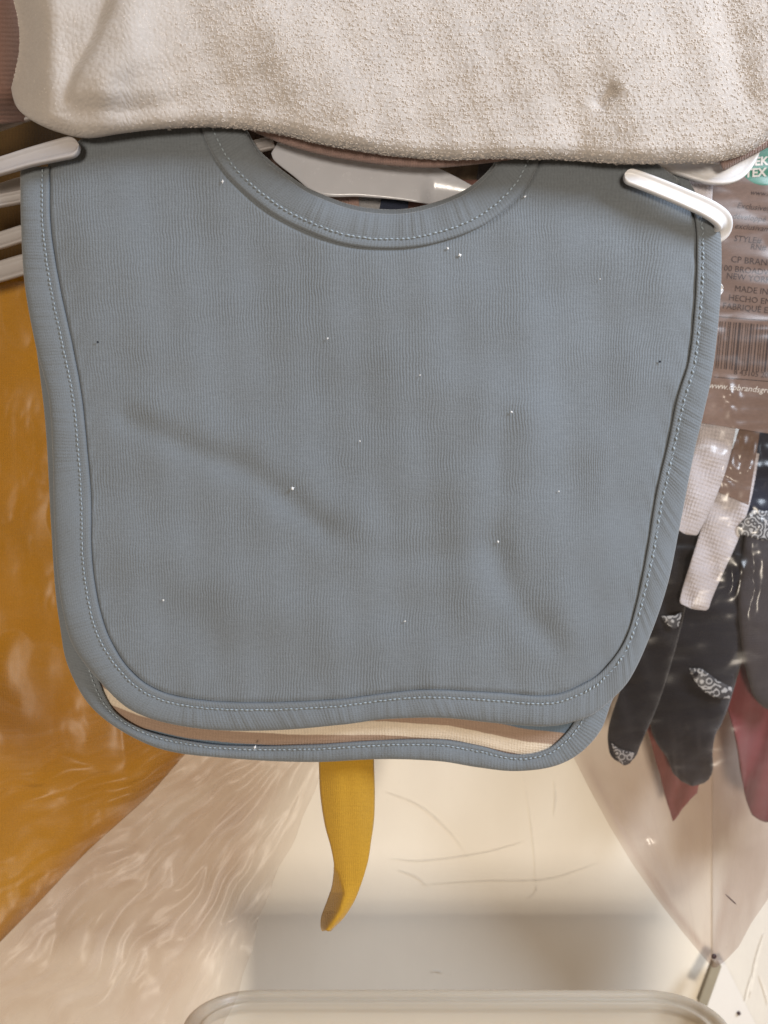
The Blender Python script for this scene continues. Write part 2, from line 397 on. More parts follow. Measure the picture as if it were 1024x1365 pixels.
def fbm_cached(px, py):
    a = np.sin(px*.013+py*.007+1.3)*np.sin(py*.017-px*.004)+.5*np.sin(px*.031-py*.019+.4)*np.sin(py*.029+px*.011)
    return a+.25*np.sin(px*.061+py*.043)*np.sin(py*.057-px*.037)
outer = [(27,222),(28,300),(33,380),(48,463),(64,525),(70,600),(72,688),(76,760),(84,815),(97,860),(128,903),(177,948),(255,970),(353,974),(458,966),(512,959),(587,957),(662,964),(735,968),(785,955),(814,934),(840,905),(866,850),(890,780),(906,704),(926,601),(938,552),(950,496),(958,429),(962,367),(960,300),(950,278)]
inner = [(66,222),(67,300),(79,380),(96,460),(108,525),(116,600),(121,664),(122,740),(130,800),(144,847),(170,890),(205,918),(255,932),(333,937),(450,933),(512,925),(572,920),(662,924),(737,927),(787,907),(812,885),(834,852),(849,803),(863,733),(875,659),(892,585),(903,531),(918,482),(926,414),(929,344),(925,284),(905,245)]
neckE = [(302,80),(300,112),(310,142),(328,176),(348,208),(396,247),(421,261),(470,279),(523,285),(567,279),(621,258),(655,228),(672,196),(684,160),(688,120)]
neckI = [(260,80),(258,125),(264,155),(283,203),(308,238),(358,281),(400,304),(458,325),(519,331),(575,325),(640,302),(685,268),(711,232),(727,180),(732,120)]

def offset_pair(n, A, B):
    a = np.array(A, float); b = np.array(B, float)
    m = np.hstack([(a+b)/2, a, b]); q = cr(m, n); return q[:, 2:4], q[:, 4:6]
# cross-section of a folded binding: (position 0=seam .. 1=edge, height mm, back) -> front face, rolled edge, short return
prof_edge = [(-.02, -1.6), (.0, -.2), (.03, .45), (.08, .75), (.16, .75), (.22, .50), (.27, .42), (.34, .75), (.48, 1.15), (.65, 1.3), (.80, 1.15), (.91, .7), (.98, .0), (1.0, -.8), (.98, -1.7), (.90, -2.4), (.7, -2.6), (.4, -2.6)]
def binding(name, E, I, n, ybase, mat, parent, wr=1.0, hs=1.0, ripple=.00012):
    e, s = offset_pair(n, E, I)
    L = np.concatenate([[0], np.cumsum(np.linalg.norm(np.diff((e+s)/2, axis=0), axis=1))])*.3
    rows = []; uvs = []
    for f, h in prof_edge:
        p = s+(e-s)*f
        rip = ripple*np.sin(L*2*math.pi/6.3+np.sin(L*.31)*2)*(1 if .3 < f < .97 else 0)
        y = ybase-wr*wrinkle(p[:, 0], p[:, 1])-hs*h*.001-rip
        rows.append(Pn(p[:, 0], p[:, 1], y)); wdt = np.linalg.norm(e-s, axis=1)*.3
        uvs.append(np.stack([L, wdt*f*1.0+max(0, -h)*.8], 1))
    pts = np.stack(rows, 1); uv = np.stack(uvs, 1)
    return grid_obj(name, pts, mat, parent, uv), e, s
def capsule_chain(items):
    """many short thread stitches: items = (p0, p1, radius, normal-lift)"""
    V = []; F = []
    for a, b, r in items:
        a = np.array(a); b = np.array(b); d = b-a; Ld = np.linalg.norm(d); d = d/Ld
        up = np.array([0, -1, 0.]); sd = np.cross(d, up); sd /= np.linalg.norm(sd)
        base = len(V)
        st_ = [(0, .15, -.6), (.12, .8, .1), (.35, 1.05, .55), (.65, 1.05, .55), (.88, .8, .1), (1, .15, -.6)]
        for t, rr, lift in st_:
            c = a+d*Ld*t+up*r*lift
            for k in range(6):
                an = 2*math.pi*k/6; V.append(c+r*rr*(math.cos(an)*sd+math.sin(an)*up*.8))
        for i in range(5):
            for k in range(6): F.append([base+i*6+k, base+i*6+(k+1) % 6, base+(i+1)*6+(k+1) % 6, base+(i+1)*6+k])
    return V, F
def stitches(name, e, s, frac, ybase, parent, step=6.6, length=4.8, r=.00030, zig=None, lift=.0008):
    p = s+(e-s)*frac; L = np.concatenate([[0], np.cumsum(np.linalg.norm(np.diff(p, axis=0), axis=1))])
    items = []; t = 3.0
    while t < L[-1]-length-2:
        j = random.uniform(-.5, .5)
        q = [np.interp([t+j, t+j+length*random.uniform(.85, 1.1)], L, p[:, k]) for k in (0, 1)]
        (x0, x1), (y0, y1) = q
        z = zig(x0, y0) if zig else 0
        dx, dy = x1-x0, y1-y0; nn = math.hypot(dx, dy); nx, ny = -dy/nn, dx/nn
        o = random.uniform(-.35, .35)
        x0 += nx*(o+z*1.7); y0 += ny*(o+z*1.7); x1 += nx*(o-z*1.7); y1 += ny*(o-z*1.7)
        yy = ybase-wrinkle(np.array([x0, x1]), np.array([y0, y1]))-lift
        items.append((tuple(P(x0, y0, yy[0])), tuple(P(x1, y1, yy[1])), r*(1+.45*z)*random.uniform(.9, 1.12)))
        t += step*(1-.12*z)
    V, F = capsule_chain(items)
    return mesh_obj(name, V, F, m_thread, parent, kind='stuff')

def make_bib(label, ybase, E, I, NE, NI, panel_mat, stripe=False, main=True):
    root = thing('baby_bib', label, 'bib', tuple(P(495, 300, ybase)), 'baby bibs layered on one hanger')
    n = 560 if main else 360; m = 170 if main else 60
    _, si = offset_pair(n, E, I)
    ne, ni = offset_pair(n, NE, NI)
    # panel spans from the neck seam to the outer seam, dipping into a narrow groove at both seams
    s = np.concatenate([np.linspace(-.012, .035, 12), np.linspace(.045, .955, m), np.linspace(.965, 1.012, 14)])
    X = ni[:, None, 0]*(1-s)+si[:, None, 0]*s; Y = ni[:, None, 1]*(1-s)+si[:, None, 1]*s
    dn = np.linalg.norm(si-ni, axis=1)[:, None]*s[None]; do = np.linalg.norm(si-ni, axis=1)[:, None]*(1-s[None])
    groove = -.0012*(np.exp(-(dn/3.6)**2)+np.exp(-(do/3.6)**2))
    pucker = .00016*np.sin(np.arange(n)*.55)[:, None]*np.exp(-(do/26)**2)
    YY = ybase-wrinkle(X, Y)-groove-pucker+.0004
    pts = Pn(X, Y, YY)
    if stripe:
        fb = np.interp(X, [100, 140, 185, 250, 310, 400, 512, 600, 640, 700, 760, 900], [900, 936, 953, 968, 974, 979, 979, 985, 993, 1006, 1012, 1016])
        V_ = (fb-Y)*.3+10.3
        uv = np.stack([X*.3, V_], -1)
    else:
        # wales lean with the cloth near the right edge
        uv = np.stack([X*.3+.9*np.sin(Y/140)+sst(760, 900, X)*(Y-400)*.3*.16-sst(360, 100, X)*(Y-500)*.3*.05, Y*.3], -1)
    grid_obj('panel', pts, panel_mat, root, uv, flip=False)
    # roll of the shoulders over the hanger arms: short flap falling behind
    for idx, nm in ((0, 'shoulder_fold'), (-1, 'shoulder_fold')):
        base = pts[idx]; ang = np.linspace(0, math.pi, 9); rr = .0035
        fl = [base+np.array([0, rr*(1-math.cos(a)), rr*math.sin(a)]) for a in ang]+[base+np.array([0, 2*rr+.001*k, -.004*k]) for k in range(1, 5)]
        fl = np.stack(fl, 0); u2 = np.stack([np.broadcast_to(fl[..., 0]*1000, fl.shape[:2]), fl[..., 2]*1000], -1)
        grid_obj(nm, fl, panel_mat, root, u2)
    _, e, s_ = binding('edge_binding', E, I, n*2, ybase, m_bind, root)
    _, e2, s2 = binding('neck_binding', NE, NI, n, ybase, m_bind, root)
    zz = (lambda x, y: .75*float(sst(740, 800, x))*(1 if int((x*.7+y)/5.3) % 2 else -1) if x > 700 else 0.0)
    stitches('edge_stitching', e, s_, .25, ybase, root, zig=zz if main else None)
    stitches('neck_stitching', e2, s2, .27, ybase, root, step=7.4, length=5.2, r=.00034)
    return root
bib = make_bib('plain blue-grey jersey bib in front of the striped one, hanging under the beige terry cloth', 0.0, outer, inner, neckE, neckI, m_bib)
backE = [(40,240),(42,400),(60,560),(68,700),(74,790),(80,835),(90,886),(117,937),(158,972),(216,999),(294,1010),(411,1016),(512,1012),(587,1015),(637,1023),(687,1028),(737,1022),(772,1005),(800,975),(816,935),(850,860),(880,760),(905,650),(935,520),(948,400),(950,300),(940,278)]
backI = [(70,240),(76,400),(96,560),(104,700),(108,790),(113,835),(130,900),(150,944),(178,966),(216,980),(294,993),(411,993),(512,987),(587,986),(637,994),(687,1006),(727,1000),(752,980),(768,956),(782,910),(815,850),(846,760),(870,650),(900,520),(914,400),(916,290),(900,250)]
bib2 = make_bib('striped cream, brown and blue bib peeking out beneath the plain blue-grey bib', 0.0070, backE, backI, [(x, y-6) for x, y in neckE], [(x, y-6) for x, y in neckI], m_stripe, stripe=True, main=False)
# lint specks on the front bib
for (x, y, r, dk) in [(437,451,1.6,0),(390,651,2.2,0),(297,242,1.9,0),(682,549,1.8,0),(225,172,2.6,0),(597,331,1.8,0),(613,340,2.3,0),(480,588,1.3,0),(218,800,1.3,0),(540,828,1.2,0),(103,752,1.8,0),(664,722,1.5,0),(880,482,1.8,1),(130,456,1.4,1),(800,372,1.1,0),(700,262,1.8,0),(340,996,2.0,0),(560,500,1.0,0),(745,655,1.1,0)]:
    c = P(x, y, -float(wrinkle(x, y))-.0004 if y < 990 else .003)
    V = []; F = []
    a0 = random.uniform(0, 6)
    for k in range(3):                                       # a tiny tangle of fibres
        an = a0+k*1.3; Lf = r*K*random.uniform(.8, 1.6); dx, dz = math.cos(an)*Lf, math.sin(an)*Lf
        b0 = len(V); v, f = capsule_chain([((c.x-dx, c.y, c.z-dz), (c.x+dx*.8, c.y-.0002, c.z+dz), r*K*.38)])
        V += v; F += [[i+b0 for i in q] for q in f]
    mesh_obj('lint', V, F, m_lintd if dk else m_lint, bib)

# ------------------------------------------------------------------ hangers (channel-section plastic)
def channel(path, wmm, tmm, mat, name, parent, nrm=(0, -1, 0), n=60, taper=1.0, round_end=True):
    """sweep of a shallow channel: two raised lips and a sunk web; path = (px,py,y[,w])"""
    p = np.array(path, float); q = cr(p, n)
    P3 = Pn(q[:, 0], q[:, 1], q[:, 2]); T = np.gradient(P3, axis=0); T /= np.linalg.norm(T, axis=1)[:, None]
    w = (q[:, 3] if q.shape[1] > 3 else np.full(n, wmm))*.001/2
    L = np.concatenate([[0], np.cumsum(np.linalg.norm(np.diff(P3, axis=0), axis=1))])
    if round_end:
        de = (L[-1]-L); R = w[-1]
        w = w*np.sqrt(np.clip(1-((R-np.minimum(de, R))/R)**2, .02, 1))
    up = np.array(nrm, float); S_ = np.cross(T, up); S_ /= np.linalg.norm(S_, axis=1)[:, None]; U = np.cross(S_, T)
    t = tmm*.001/2
    prof = [(-.86, 1), (-.97, .8), (-1, .4), (-1, -.5), (-.9, -1), (.9, -1), (1, -.5), (1, .4), (.97, .8), (.86, 1), (.66, .98), (.52, .6), (.3, .46), (0, .44), (-.3, .46), (-.52, .6), (-.66, .98)]
    pts = np.stack([P3+S_*(a*w)[:, None]+U*(b*t) for a, b in prof], 1)
    o = grid_obj(name, pts, mat, parent, cv=True)
    # caps
    for e in (0, n-1):
        pass
    me = o.data; k = len(prof)
    import bmesh
    bm = bmesh.new(); bm.from_mesh(me); bm.verts.ensure_lookup_table()
    bm.faces.new([bm.verts[i] for i in range(k)]); bm.faces.new([bm.verts[(n-1)*k+i] for i in range(k)][::-1])
    bmesh.ops.recalc_face_normals(bm, faces=bm.faces); bm.to_mesh(me); bm.free()
    return o
H = thing('hanger', 'white plastic hanger holding the blue-grey bib, its glossy yoke showing in the neck opening', 'hanger', tuple(P(500, 120, .012)))
channel([(845, 225, .014, 4.6), (900, 262, .013, 4.6), (940, 288, .009, 5), (958, 312, .004, 5.4), (962, 322, .001, 5.6), (961, 316, -.003, 5.6)][:1]+[(870, 250, .014, 5), (905, 290, .012, 5), (935, 315, .010, 5), (950, 322, .008, 5)], 5, 3, m_white, 'arm', H)
# right prong: hooks round the edge of the bib and lies on its front
channel([(925, 322, .008, 7.0), (945, 318, .006, 7.2), (961, 308, .002, 7.2), (964, 295, -.003, 7.2), (948, 281, -.0065, 7.0), (912, 264, -.008, 6.6), (876, 249, -.0085, 6.4), (850, 239, -.0085, 6.2), (832, 233, -.0083, 5.8)], 6, 3.2, m_white, 'prong', H, n=90)
channel([(-60, 262, .004, 6.5), (-68, 240, -.001, 6.5), (-40, 232, -.0065, 6.5), (0, 222, -.008, 6.6), (40, 210, -.0085, 7), (80, 200, -.0085, 8), (106, 194, -.0085, 8.4)], 6, 3.2, m_wshade, 'prong', H, n=80)
def yoke(parent):
    # broad glossy band; its right third turns towards the lamp
    topc = [(388,160),(390,172),(410,172),(450,176),(520,192),(575,220),(604,234),(636,251)]
    botc = [(362,205),(366,214),(388,232),(425,259),(480,262),(530,266),(575,272),(626,276)]
    t, b = offset_pair(120, topc, botc); s = np.linspace(0, 1, 24)
    X = t[:, None, 0]*(1-s)+b[:, None, 0]*s; Y = t[:, None, 1]*(1-s)+b[:, None, 1]*s
    y = .0165-.0012*np.sin(math.pi*s)[None]-.0022*s[None]+sst(556, 580, X)*(.0070*s[None]-.001)
    return grid_obj('yoke', Pn(X, Y, y), m_wgrey, parent, thick=.0012)
yoke(H)
channel([(365, 190, .014, 5), (300, 205, .013, 5), (150, 235, .012, 5), (30, 262, .010, 5), (-40, 275, .008, 5)], 5, 3, m_wshade, 'arm', H)
channel([(640, 258, .022, 4), (760, 262, .018, 5), (870, 270, .012, 5)], 5, 3, m_white, 'arm', H)
def back_hanger(label, parts, mat, g='hangers stacked behind the front one'):
    h = thing('hanger', label, 'hanger', tuple(P(parts[0][1][0][0], parts[0][1][0][1], parts[0][1][0][2])), g)
    for nm, pth in parts: channel(pth, 6, 3, mat, nm, h)
back_hanger('white hanger end curling out under the terry cloth, before the green seal', [('prong', [(760, 214, .012, 6), (800, 202, .012, 7), (860, 208, .012, 7), (910, 222, .011, 8), (950, 232, .010, 8.6), (978, 228, .009, 9), (997, 206, .010, 8.4), (1004, 186, .011, 7)])], m_white)
back_hanger('uppermost pale hanger bar at the left edge, touching the mauve knit', [('arm', [(-80, 186, .03, 6), (0, 164, .03, 6), (40, 150, .03, 6), (120, 130, .03, 6)])], m_wshade)
back_hanger('pale hanger bar at the left edge, first below the prong on the bib', [('arm', [(-80, 282, .022, 9), (0, 260, .022, 9), (40, 248, .022, 9), (160, 222, .022, 8)])], m_wshade)
back_hanger('thin pale hanger bar at the left edge, second below the prong on the bib', [('arm', [(-80, 342, .028, 7), (0, 321, .028, 7), (40, 309, .028, 7), (160, 285, .028, 7)])], m_wshade)
back_hanger('pale hanger bar at the left edge, lowest, just over the mustard garment', [('arm', [(-80, 384, .026, 8.6), (0, 362, .026, 8.6), (50, 348, .026, 8.6), (160, 325, .026, 8)])], m_wshade)
back_hanger('tiny white hanger tip peeking past the right edge of the bib', [('prong', [(920, 382, .012, 6), (940, 386, .012, 7), (957, 386, .012, 7), (963, 386, .012, 7)])], m_white)

# ------------------------------------------------------------------ beige terry cloth across the top
low = np.array([(20,120),(34,146),(60,166),(90,178),(118,182),(160,176),(210,170),(270,167),(330,170),(380,178),(430,190),(480,199),(530,206),(600,211),(660,209),(740,210),(830,216),(900,215),(950,214),(990,204),(1020,186),(1050,160),(1100,130)], float)
def terry_surface(nu, nv):
    lw = cr(low, nu)
    s = np.linspace(0, 1, nv)
    X = np.zeros((nu, nv)); Y = np.zeros((nu, nv)); Z = np.zeros((nu, nv))
    arc0 = .70                                # below this the sheet is the front face; beyond, the roll under
    R = .0085
    for j, v in enumerate(s):
        if v < arc0:
            k = v/arc0; X[:, j] = lw[:, 0]; Y[:, j] = -130+(lw[:, 1]-R/K*.86+130)*k
            Z[:, j] = -.018-R*0-.006*np.sin(math.pi*k)
        else:
            a = (v-arc0)/(1-arc0)*math.radians(200)
            X[:, j] = lw[:, 0]; Y[:, j] = lw[:, 1]-R/K*.86+R/K*.86*np.sin(a)
            Z[:, j] = -.018+R*(1-np.cos(a))
    # left end tucks away backwards
    X0 = X.copy()
    tuck = 1-sst(20, 90, X0)
    Z += .022*tuck**2
    X = X+8*tuck*np.sin(Y*.03)-0
    def rd(poly, w, h): return h*np.exp(-(dist_poly(X, Y, poly)/w)**2)
    xl = np.interp(Y, [-60, 0, 55, 95, 128, 150], [170, 150, 128, 104, 92, 90])
    Z -= .0046*sst(-9, 9, X-xl)*np.exp(-(np.maximum(X-xl, 0)/110)**2)*(1-sst(118, 150, Y))
    Z += rd([(150, 0), (128, 55), (104, 95), (92, 128)], 9, .0012)
    Z -= rd([(180, 0), (165, 60), (140, 110), (135, 150)], 28, .0030)
    Z -= rd([(62, 10), (60, 80), (70, 140)], 26, .0022)
    Z += rd([(815, 122), (800, 136)], 10, .0032)
    Z += rd([(775, 150), (768, 175), (772, 200)], 20, .0008)
    Z -= rd([(840, 60), (845, 120), (850, 180)], 44, .0016)
    Z -= rd([(720, 60), (710, 130), (700, 190)], 44, .0014)
    Z += rd([(960, -20), (985, 60), (990, 120)], 28, .0030)
    Z += rd([(540, -30), (560, 60), (590, 110)], 50, .0018)
    Z -= rd([(330, -20), (400, 80), (470, 150)], 60, .0028)
    Z += .0011*np.sin(X*.021+Y*.013)*np.sin(Y*.031-X*.008)+.0004*np.sin(X*.07+Y*.05)*np.sin(Y*.09-X*.03)
    return X, Y, Z
TR = thing('terry_cloth', 'thick beige terry cloth with tiny loops folded over the top of the rack', 'cloth', tuple(P(520, 60, -.015)))
X, Y, Z = terry_surface(420, 130)
tp = Pn(X, Y, Z); vs = np.cumsum(np.concatenate([np.zeros((420, 1)), np.linalg.norm(np.diff(tp, axis=1), axis=2)], 1), axis=1)*1000
grid_obj('fabric', tp, m_terry, TR, np.stack([X*.3, vs], -1), thick=.0012)
def terry_loops():
    # jittered lattice of yarn rings standing on the cloth
    pts = tp; nu, nv = pts.shape[:2]
    du = np.gradient(pts, axis=0); dv = np.gradient(pts, axis=1); nr = np.cross(du, dv)
    nr /= np.linalg.norm(nr, axis=2)[..., None]+1e-12
    nr = np.where(nr[..., 1:2] > 0, -nr, nr) if False else nr
    flipm = (nr[:, :int(nv*.6), 1].mean() > 0); nr = -nr if flipm else nr
    xs = np.arange(-6, 1056, 5.4); cen = []; nrm = []; amt = []
    lens = vs[nu//2]
    rows = np.arange(lens[-1]*.22, lens[-1]*.965, 1.5)
    for ri, r in enumerate(rows):
        j = np.interp(r, lens, np.arange(nv))
        for x in xs:
            xx = x+(ri % 2)*2.7+rng.normal(0, .8); jj = j+rng.normal(0, .20*130/lens[-1])
            i = np.interp(xx, X[:, 0], np.arange(nu))
            i0 = int(min(max(i, 0), nu-2)); j0 = int(min(max(jj, 0), nv-2)); fi, fj = i-i0, jj-j0
            c = pts[i0, j0]*(1-fi)*(1-fj)+pts[i0+1, j0]*fi*(1-fj)+pts[i0, j0+1]*(1-fi)*fj+pts[i0+1, j0+1]*fi*fj
            if X[i0, 0] < 22: continue
            cen.append(c); nrm.append(nr[i0, j0]); amt.append((.6+.4*float(sst(120, 330, xx)))*rng.uniform(.75, 1.2))
    cen = np.array(cen); nrm = np.array(nrm); amt = np.array(amt); n = len(cen)
    # each ring lies roughly facing outwards, tipped at random
    ax = nrm+rng.normal(0, .26, (n, 3)); ax /= np.linalg.norm(ax, axis=1)[:, None]
    a = np.cross(ax, np.array([0, 0, 1.])+rng.normal(0, .2, (n, 3))); a /= np.linalg.norm(a, axis=1)[:, None]; b = np.cross(ax, a)
    R = .00050*amt*rng.uniform(.85, 1.2, n); r = .00015*np.sqrt(amt)
    seg, k = 8, 4
    th = np.arange(seg)*2*math.pi/seg; ph = np.arange(k)*2*math.pi/k
    squash = rng.uniform(.7, 1.1, n)
    V = np.empty((n, seg, k, 3))
    C = cen+nrm*(.0006*amt)[:, None]
    for i, t in enumerate(th):
        d = a*math.cos(t)+b*(math.sin(t)*squash)[:, None]
        for j, p in enumerate(ph):
            V[:, i, j] = C+d*(R+r*math.cos(p))[:, None]+ax*(r*math.sin(p))[:, None]
    f = grid_faces(seg, k, True, True)
    F = (f[None]+(np.arange(n)*seg*k)[:, None, None]).reshape(-1, 4)
    return mesh_obj('terry_loops', V.reshape(-1, 3), F, m_loop, TR, kind='stuff')
terry_loops()
# the dusty pink lining showing below the hem
lw = cr(np.array([(300,150),(340,166),(380,182),(430,196),(480,205),(530,211),(580,213),(630,209),(700,200)], float), 120)
s = np.linspace(0, 1, 14)
LX = lw[:, None, 0]+0*s; LY = lw[:, None, 1]+(-36+45*np.sin(s*math.pi*.5))[None]+0*LX; LZ = -.004+.005*s[None]**3+0*LX+.0004*np.sin(LX*.35)
grid_obj('lining', Pn(LX, LY, LZ), m_lining, TR, np.stack([LX*.3, LY*.3], -1), thick=.001)
lw = cr(np.array([(955,216),(975,205),(1000,192),(1030,176),(1080,150)], float), 60)
LX = lw[:, None, 0]+10*s[None]; LY = lw[:, None, 1]+(-30+40*np.sin(s*math.pi*.5))[None]+0*LX; LZ = -.006+.009*s[None]**2+0*LX
grid_obj('lining', Pn(LX, LY, LZ), m_lining, TR, np.stack([LX*.3, LY*.3], -1), thick=.001)
# mauve knit at the far left
s = np.linspace(0, 1, 60); q = np.linspace(0, 1, 40)
MX = (-60+98*q)[:, None]+0*s[None]; MY = (-140+305*s)[None]-MX*.18*0+(-MX*.10); MZ = .004+.018*q[:, None]**3-.004*np.sin(math.pi*q)[:, None]+0*MX+.0006*np.sin(MY*.05)
MZ = MZ+.012*sst(120, 165, MY)
mv = grid_obj('ribbed_garment', Pn(MX, MY, MZ), m_mauve, None, np.stack([MY*.3, MX*.3], -1), thick=.0015)
tag(mv, 'mauve brown rib knit garment at the top left beside the terry cloth', 'garment')

# ------------------------------------------------------------------ things seen through the neck opening
def cloth(name, quad, mat, label, cat, nu=60, nv=60, wob=.002, seed=1.0, fx=.02, uvr=False, thick=.0012, ew=0):
    """hanging cloth from four corners (px,py,y): TL,TR,BR,BL"""
    u = np.linspace(0, 1, nu)[:, None]; v = np.linspace(0, 1, nv)[None]
    c = [np.array(p, float) for p in quad]
    g = [(c[0][k]*(1-u)+c[1][k]*u)*(1-v)+(c[3][k]*(1-u)+c[2][k]*u)*v for k in range(3)]
    g[0] = g[0]+ew*(np.sin(v*5+seed*2+u)+.5*np.sin(v*11+seed)); g[1] = g[1]+ew*(np.sin(u*6+seed)+.4*np.sin(u*13))*v
    zz = g[2]+wob*np.sin(g[0]*fx+seed)*np.cos(g[1]*fx*.6+seed*2)+wob*.5*np.sin(g[0]*fx*2.3+g[1]*fx*.8+seed*3)
    o = grid_obj(name, Pn(g[0], g[1], zz), mat, None, np.stack([g[0]*.3, g[1]*.3], -1), thick=thick)
    return tag(o, label, cat)
m_dkbr = knit('dark_brown_knit', (.07, .045, .035), wale=1.1)
cloth('garment', [(290, 100, .034), (460, 100, .034), (450, 310, .034), (290, 310, .034)], m_dkbr, 'dark brown knit seen left in the neck opening behind the yoke', 'garment')
cloth('garment', [(570, 130, .040), (668, 130, .040), (662, 300, .040), (570, 300, .040)], plain('olive_brown_cloth', (.13, .095, .065), .8, scale=300, var=.35), 'olive brown patterned cloth seen right in the neck opening above the yoke', 'garment')
cloth('garment', [(655, 120, .036), (720, 120, .036), (720, 300, .036), (625, 300, .036)], m_char, 'charcoal knit at the right end of the neck opening', 'garment')
cloth('garment', [(400, 230, .028), (476, 230, .028), (482, 320, .028), (430, 320, .028)], m_lining, 'dusty pink fold peeking below the yoke in the neck opening', 'garment')
cloth('garment', [(462, 230, .031), (525, 230, .031), (520, 320, .031), (470, 320, .031)], m_grey, 'grey marl fold below the middle of the yoke', 'garment')
cloth('strap', [(515, 230, .027), (548, 230, .027), (540, 320, .027), (498, 320, .027)], m_navy, 'narrow navy strap crossing below the yoke', 'strap')
cloth('garment', [(535, 240, .033), (640, 240, .033), (640, 330, .033), (535, 330, .033)], plain('brick_cloth', (.16, .08, .065), .8), 'brick brown cloth below the glossy end of the yoke', 'garment')

# ------------------------------------------------------------------ mustard garment in its clear bag (left)
u = np.linspace(0, 1, 90)[:, None]; v = np.linspace(0, 1, 220)[None]
YY = 366+984*v+0*u
XR = np.interp(YY, [60, 300, 700, 960, 1010, 1060, 1130, 1190, 1250, 1350], [150, 170, 220, 285, 240, 196, 120, 62, 2, -90])
XX = -150+(XR+150)*u
ZZ = .050+.020*(1-sst(150, 420, YY))+.0022*np.sin(XX*.018+YY*.011)*np.sin(YY*.013-XX*.01)+.004*u**6+.0012*np.sin(XX*.05+YY*.02)-.006*np.exp(-(dist_poly(XX, YY, [(-50, 950), (90, 1040), (230, 1010)])/60)**2)
cloth('garment', [(-160, 60, .085), (150, 60, .085), (150, 420, .085), (-160, 420, .085)], knit('shaded_ochre_knit', (.060, .030, .006), wale=1.3), 'dark ochre brown sheet added as shade in the gaps between the pale hanger bars at left', 'garment', wob=.004)  # added dark sheet, stands in for shade on the mustard garment behind the bars
mg = grid_obj('mustard_garment', Pn(XX, YY, ZZ), m_mus, None, np.stack([XX*.3, YY*.3], -1), thick=.003)
tag(mg, 'mustard orange jersey garment packed in the clear bag on the left', 'garment')

def crinkle(px, py, sd, dirx, diry, amp, fine=1.0):
    """creased film: long folds along a direction plus sharp little facets"""
    ca, sa = dirx/math.hypot(dirx, diry), diry/math.hypot(dirx, diry)
    al = px*ca+py*sa; ac = -px*sa+py*ca
    a = fbm(ac*.016, al*.0035, sd, 3)
    b = fbm(px*.022, py*.022, sd+9, 3)
    c = fbm(ac*.045, al*.011, sd+21, 2)
    return amp*(1.2*np.abs(a)+.55*fine*np.abs(b)+.5*fine*np.abs(c))
u = np.linspace(0, 1, 170)[:, None]; v = np.linspace(0, 1, 330)[None]
YY = 375+1080*v+0*u
XR = np.interp(YY, [375, 900, 1010, 1060, 1160, 1250, 1365, 1500], [140, 260, 440, 415, 372, 340, 300, 255])
XR = XR+3*np.sin(YY*.03)+1.5*np.sin(YY*.09+1)
XX = -140+(XR+140)*u
rx, ry = XX-480, YY-900; rr_ = np.hypot(rx, ry); an = np.arctan2(rx, ry)
aw = an+.045*fbm(XX*.009, YY*.009, 60.0, 2)+.008*fbm(XX*.03, YY*.03, 61.0, 1)
f1 = np.abs(fbm(aw*8.0, rr_*.0055, 3.0, 2)); f2 = np.abs(fbm(aw*22.0, rr_*.009, 8.0, 2)); f3 = np.abs(fbm(XX*.011+4, YY*.007, 5.0, 2)); f4 = np.abs(fbm(XX*.045, YY*.03, 15.0, 2))
msk = sst(960, 1040, YY)
ZZ = .0345-msk*(.0046*f1*np.clip(rr_/300, 0, 1.2)+.0011*f2*np.clip(rr_/250, 0, 1))-(1-.7*msk)*(.0036*f3)-.0003*f4*(.35+np.clip(fbm(XX*.012, YY*.012, 30.0, 1)*3, 0, 1.4))-.010*sst(1120, 1330, YY)+.003*sst(.93, 1, u)
fl = grid_obj('plastic_bag', Pn(XX, YY, ZZ), m_filmL, None, np.stack([aw*9, rr_*.009], -1), flip=True)
density(fl, .10+.9*msk*(1-.75*sst(.82, 1, u))*sst(0, 60, XX-np.interp(YY, [960, 1010, 1060, 1130, 1190, 1250, 1350], [285, 240, 196, 120, 62, 2, -90])+40)+.35*sst(850, 1000, YY)*(1-msk))
tag(fl, 'clear crinkled plastic bag around the mustard garment, spreading over the cream wall', 'bag')

# ------------------------------------------------------------------ mustard ribbon hanging below the bibs
def ribbon():
    c = np.array([(425,985,498,985),(426,1020,498,1020),(428,1060,499,1055),(434,1100,498,1092),(442,1130,494,1122),(446,1155,490,1148),(444,1180,481,1178),(438,1200,472,1200),(430,1222,458,1222),(429,1236,446,1234),(431,1241,440,1240)], float)
    m = cr(np.hstack([(c[:, :2]+c[:, 2:])/2, c]), 150)[:, 2:]
    s = np.linspace(0, 1, 24)[None]
    X = m[:, 0:1]*(1-s)+m[:, 2:3]*s; Y = m[:, 1:2]*(1-s)+m[:, 3:4]*s
    Z = .018+.003*np.sin(s*3.1)*-1-.0014*np.sin(Y*.03+s*3)+.0006*np.exp(-((X-(462+(Y-1020)*.05))/9)**2)
    ln = np.interp(Y, [1145, 1165, 1190, 1215, 1240], [441, 453, 461, 454, 440])
    Z = Z+.011*np.clip((ln-X)/22, 0, 1)**1.15*sst(1140, 1160, Y)
    o = grid_obj('ribbon', Pn(X, Y, Z), m_musb, None, np.stack([X*.3, Y*.3], -1), thick=.0011)
    tag(o, 'mustard fabric tie hanging below the bibs in front of the cream wall', 'ribbon')
ribbon()

